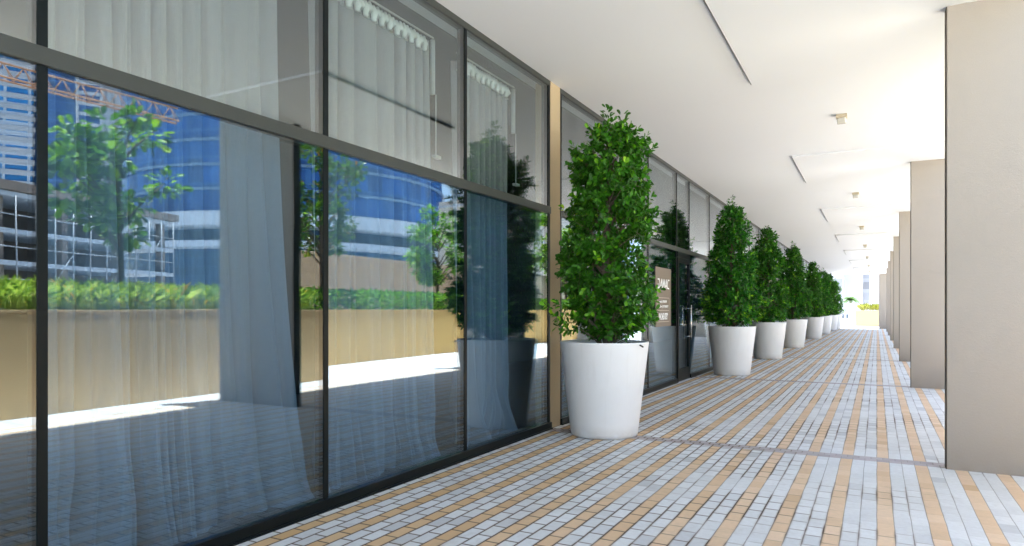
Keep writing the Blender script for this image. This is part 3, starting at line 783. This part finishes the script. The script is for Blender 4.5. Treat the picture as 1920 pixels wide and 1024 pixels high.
tree(7.4, 33.5, 1.45, 4.8, 1.7, 67, 'tree reflected behind the sign and the potted trees', 34, 70, 0.18, zc=2.4)
tree(12.0, 46.0, 0.0, 7.0, 2.6, 78, 'larger tree far out on the plaza, reflected behind the door', 50, 80, 0.24, zc=4)

# ramp wall behind the planters
m = MB(); m.prism([(0, 0), (0.35, 0), (0.35, 44), (0, 44)], -0.02, 4.0)
props(m.build('ramp_wall', M['ramp_wall'], None, 0.02, loc=(14.0, 18.0, 0)), 'long beige wall behind the hedge, reflected in the middle pane', 'wall')

# ------------------------------------------------------------------ buildings across the plaza
def tower(x, y, w, d, h, rz, body, band, label, floors=0, fh=3.5, bh=1.0, proud=0.25, fins=0, cat='tower', group='towers across the plaza', name='office_tower'):
    r = empty(name, (x, y, 0), label, cat, group, rz)
    m = MB(); m.box(-w/2, w/2, -d/2, d/2, -0.02, h); m.build('glass_body', body, r)
    if floors:
        m = MB()
        for i in range(floors): m.box(-w/2-proud, w/2+proud, -d/2-proud, d/2+proud, (i+1)*fh-bh, (i+1)*fh)
        m.build('floor_bands', band, r)
    if fins:
        m = MB()
        for i in range(fins+1):
            xx = -w/2+w*i/fins
            m.box(xx-0.5, xx+0.5, -d/2-proud*1.7, d/2+proud*1.7, 0, h+1)
        m.build('fins', band, r)
    m = MB(); m.box(-w/2+1, w/2-1, -d/2+1, d/2-1, h, h+2.5); m.build('roof', M['pale_band'], r)
    return r
def across(az, dist, w, d, h, body, band, label, floors=0, **k):
    return tower(-7.28+dist*math.sin(R(az)), dist*math.cos(R(az)), w, d, h, R(-az), body, band, label, floors, **k)
across(65.7, 300, 21.5, 22, 170, M['white_blue'], M['white_build'], 'white banded tower reflected at the very left edge', 44, fh=3.8, bh=1.7, proud=0.5)
across(63.4, 335, 11, 20, 180, M['blue_glass'], M['pale_band'], 'slim blue glass tower reflected beside the left mullion')
across(61.8, 300, 9.4, 20, 150, M['blue_dark'], M['pale_band'], 'navy tower with a fine window grid, reflected right of the left mullion', 0)
across(60.2, 296, 7.4, 20, 155, M['blue_dark'], M['white_build'], 'white framed tower with blue strips, reflected above the slender tree', 40, fh=3.8, bh=1.3, proud=0.3, fins=1)
across(58.7, 315, 8.5, 20, 165, M['pale_tower'], M['white_build'], 'pale white tower reflected right of the white framed tower')

# curved glass building
def curved(cx, cy_, rx, h, label, podium=13.0):
    r = empty('curved_building', (cx, cy_, 0), label, 'building')
    m = MB(); m.lathe([(rx, podium), (rx, h)], 96, False); m.lathe([(0.1, h), (rx, h)], 96, False); m.build('glass_wall', M['blue_glass'], r)
    m = MB()
    z = podium+1.0
    while z < h:
        m.lathe([(rx+0.05, z), (rx+0.45, z), (rx+0.45, z+0.35), (rx+0.05, z+0.35)], 96, False); z += 3.3
    m.build('floor_bands', M['blue_band'], r)
    m = MB(); R2 = rx+1.5
    m.lathe([(R2-2, 12.2), (R2+1.5, 12.4), (R2+1.8, 14.1), (R2-2, 14.6)], 96, False)
    m.lathe([(R2-2, 9.6), (R2+0.8, 9.7), (R2+0.8, 10.5), (R2-2, 10.8)], 96, False); m.build('canopy', M['pale_band'], r)
    m = MB(); m.lathe([(R2-1.8, -0.02), (R2-1.8, 13.0)], 96, False); m.build('podium', M['podium_glass'], r)
    return r
curved(79.5, 83, 25, 80, 'curved blue glass building with pale bands, reflected right of the slender tree')
tower(62, 150, 30, 40, 60, R(-5), M['white_blue'], M['white_build'], 'banded office block reflected in the last near pane', 15, 4, 1.3, 0.4, cat='building', group=None, name='office_block')
tower(28, 70, 12, 20, 13, R(0), M['beige_build'], M['white_build'], 'low beige building with a sloped look, reflected beside the pilaster', 3, 4.2, 0.25, 0.08, cat='building', group=None, name='office_block')

# unfinished concrete frame
r = empty('concrete_frame', (49, 23, 0), 'unfinished concrete building frame with scaffolding, reflected at the left', 'building', rz=R(-18))
m = MB()
for z in (2.4, 4.6, 6.6, 8.9): m.box(-8, 8, -14, 12, z-0.28, z)
m.build('floor_slabs', M['pale_band'], r)
m = MB(); m.box(-8.3, 8.3, -14.3, 12.3, 8.95, 9.5); m.box(-7, 7, -12, 10, 0, 0.5); m.box(-3, 7, -13, 11, 0.5, 8.6); m.build('parapet', M['concrete'], r)
for i in range(6):
    m = MB(); m.box(-7.6, -7.1, -13.6+i*4.9, -13.1+i*4.9, 0, 8.6); m.build('column', M['concrete'], r)
m = MB(); rg = random.Random(9)
for i in range(18):
    y = -13.5+i*1.45; m.tube([(-8.6, y, 0), (-8.6, y, 8.6)], 0.05, 5)
    if i < 17:
        for z in (1.6, 3.4, 5.4, 7.4): m.tube([(-8.6, y, z), (-8.6, y+1.45, z)], 0.04, 5)
        if rg.random() < 0.6:
            z = rg.choice((1.6, 3.4, 5.4)); m.tube([(-8.6, y, z), (-8.6, y+1.45, z+1.9)], 0.035, 5)
m.build('scaffolding', M['scaffold'], r)

# crane: lattice jib on a mast
r = empty('tower_crane', (78, 26, 0), 'rust coloured lattice crane jib reflected above the trees', 'crane')
m = MB()
A = Vector((0, 0, 27.0)); B = Vector((-11.5, 26.5, 24.0)); L_ = 22; ax = (B-A); nrm = Vector((ax.y, -ax.x, 0)).normalized()*0.7
A = A - ax*0.35
ax = B-A
def P3(t, k): 
    b = A+ax*t
    return b+Vector((0, 0, 1.6)) if k == 0 else (b+nrm if k == 1 else b-nrm)
for k in range(3): m.tube([P3(0, k), P3(1, k)], 0.11, 6)
for i in range(L_):
    t0, t1 = i/L_, (i+1)/L_; tm = (t0+t1)/2
    for k in (1, 2): m.tube([P3(t0, k), P3(tm, 0)], 0.05, 5); m.tube([P3(tm, 0), P3(t1, k)], 0.05, 5)
    m.tube([P3(t0, 1), P3(t0, 2)], 0.05, 5)
m.build('jib', M['crane'], r)
m = MB()
for sx in (-0.8, 0.8):
    for sy in (-0.8, 0.8): m.tube([(3.5+sx, -8.0+sy, 0), (3.5+sx, -8.0+sy, 34)], 0.12, 6)
for i in range(17):
    z = i*2
    m.tube([(2.7, -8.8, z), (4.3, -8.8, z+2)], 0.06, 5); m.tube([(2.7, -7.2, z+2), (4.3, -7.2, z)], 0.06, 5)
    m.tube([(2.7, -8.8, z+2), (2.7, -7.2, z)], 0.06, 5); m.tube([(4.3, -8.8, z), (4.3, -7.2, z+2)], 0.06, 5)
m.build('mast', M['crane'], r)

# ------------------------------------------------------------------ beyond the far end of the arcade
planter('raised_planter', [(-1.75, 70.6), (4.5, 70.6), (4.5, 73.4), (-1.75, 73.4)], 1.42, M['cream'], 'cream planter in the sun at the far end of the arcade')
props(blades('yucca_bed', [(-1.4, 4.2, 70.9, 73.0)], 220, 12, 0.75, M['leaf_yucca'], 1.4, '', ''), 'spiky yellow green plants growing in the cream planter at the far end', 'plants', kind='stuff')
r = empty('low_building', (-6, 104, 0), 'low white building wall with two small dark windows, beyond the arcade', 'building')
m = MB(); m.box(-25, 20, 0, 6, -0.02, 2.35); m.build('wall', M['white_build'], r, 0.02)
for x in (1.75, 2.25):
    m = MB(); m.box(x, x+0.32, -0.03, 0.05, 0.35, 0.95); m.build('window', M['window_dark'], r)
r = empty('railing', (-6, 92, 0), 'pale metal railing across the far end of the plaza', 'railing')
m = MB(); m.box(-6, 4.5, -0.02, 0.02, 0.95, 1.0); m.build('top_rail', M['scaffold'], r)
m = MB()
for i in range(60): m.box(-6+i*0.178, -5.97+i*0.178, -0.015, 0.015, 0, 0.95)
m.build('bars', M['scaffold'], r)
tower(-11.2, 224, 5, 14, 30, 0, M['grey_tower'], M['white_build'], 'blue grey tower edge seen behind the farthest potted trees', 0, group='towers beyond the arcade end')
tower(-7.2, 240, 6.4, 14, 42, 0, M['white_build'], M['white_build'], 'plain white tower seen at the far end', 0, group='towers beyond the arcade end')
tower(-3.9, 256, 5.0, 14, 40, 0, M['grey_tower'], M['grey_tower'], 'grey banded tower with a dark pipe up its side, at the far end', 10, 3.5, 0.4, group='towers beyond the arcade end')
tower(2.6, 214, 8.6, 14, 44, 0, M['pale_tower'], M['white_build'], 'pale tower seen just left of the farthest pillar', 0, group='towers beyond the arcade end')
r = empty('palm_tree', (-3.7, 120, 0), 'palm tree above the white wall at the far end', 'palm tree')
m = MB(); m.tube([(0, 0, 0), (0.1, 0, 1.5), (0, 0, 3.1)], [0.22, 0.17, 0.15], 8); m.build('trunk', M['bark'], r)
g = np.random.default_rng(3); pos = []; dr = []; nm = []; sz = []
for f in range(34):
    a = g.uniform(0, 6.28); el = g.uniform(-0.3, 1.2); ln = g.uniform(1.1, 1.6)
    for q in range(26):
        s = q/26; rad_ = ln*s*math.cos(el*(1-0.4*s)); z = 3.1+ln*s*math.sin(el)-0.7*s*s
        for sd in (-1, 1):
            pos.append((math.cos(a)*rad_, math.sin(a)*rad_, z)); dr.append((math.cos(a)-sd*math.sin(a)*1.2, math.sin(a)+sd*math.cos(a)*1.2, -0.2)); nm.append((0, 0, 1)); sz.append(0.45*(1-0.6*s))
link('fronds', leaves_mesh('fronds', pos, dr, nm, sz, M['leaf_palm'], TEMPL*np.array([1, 0.25, 1])), r)
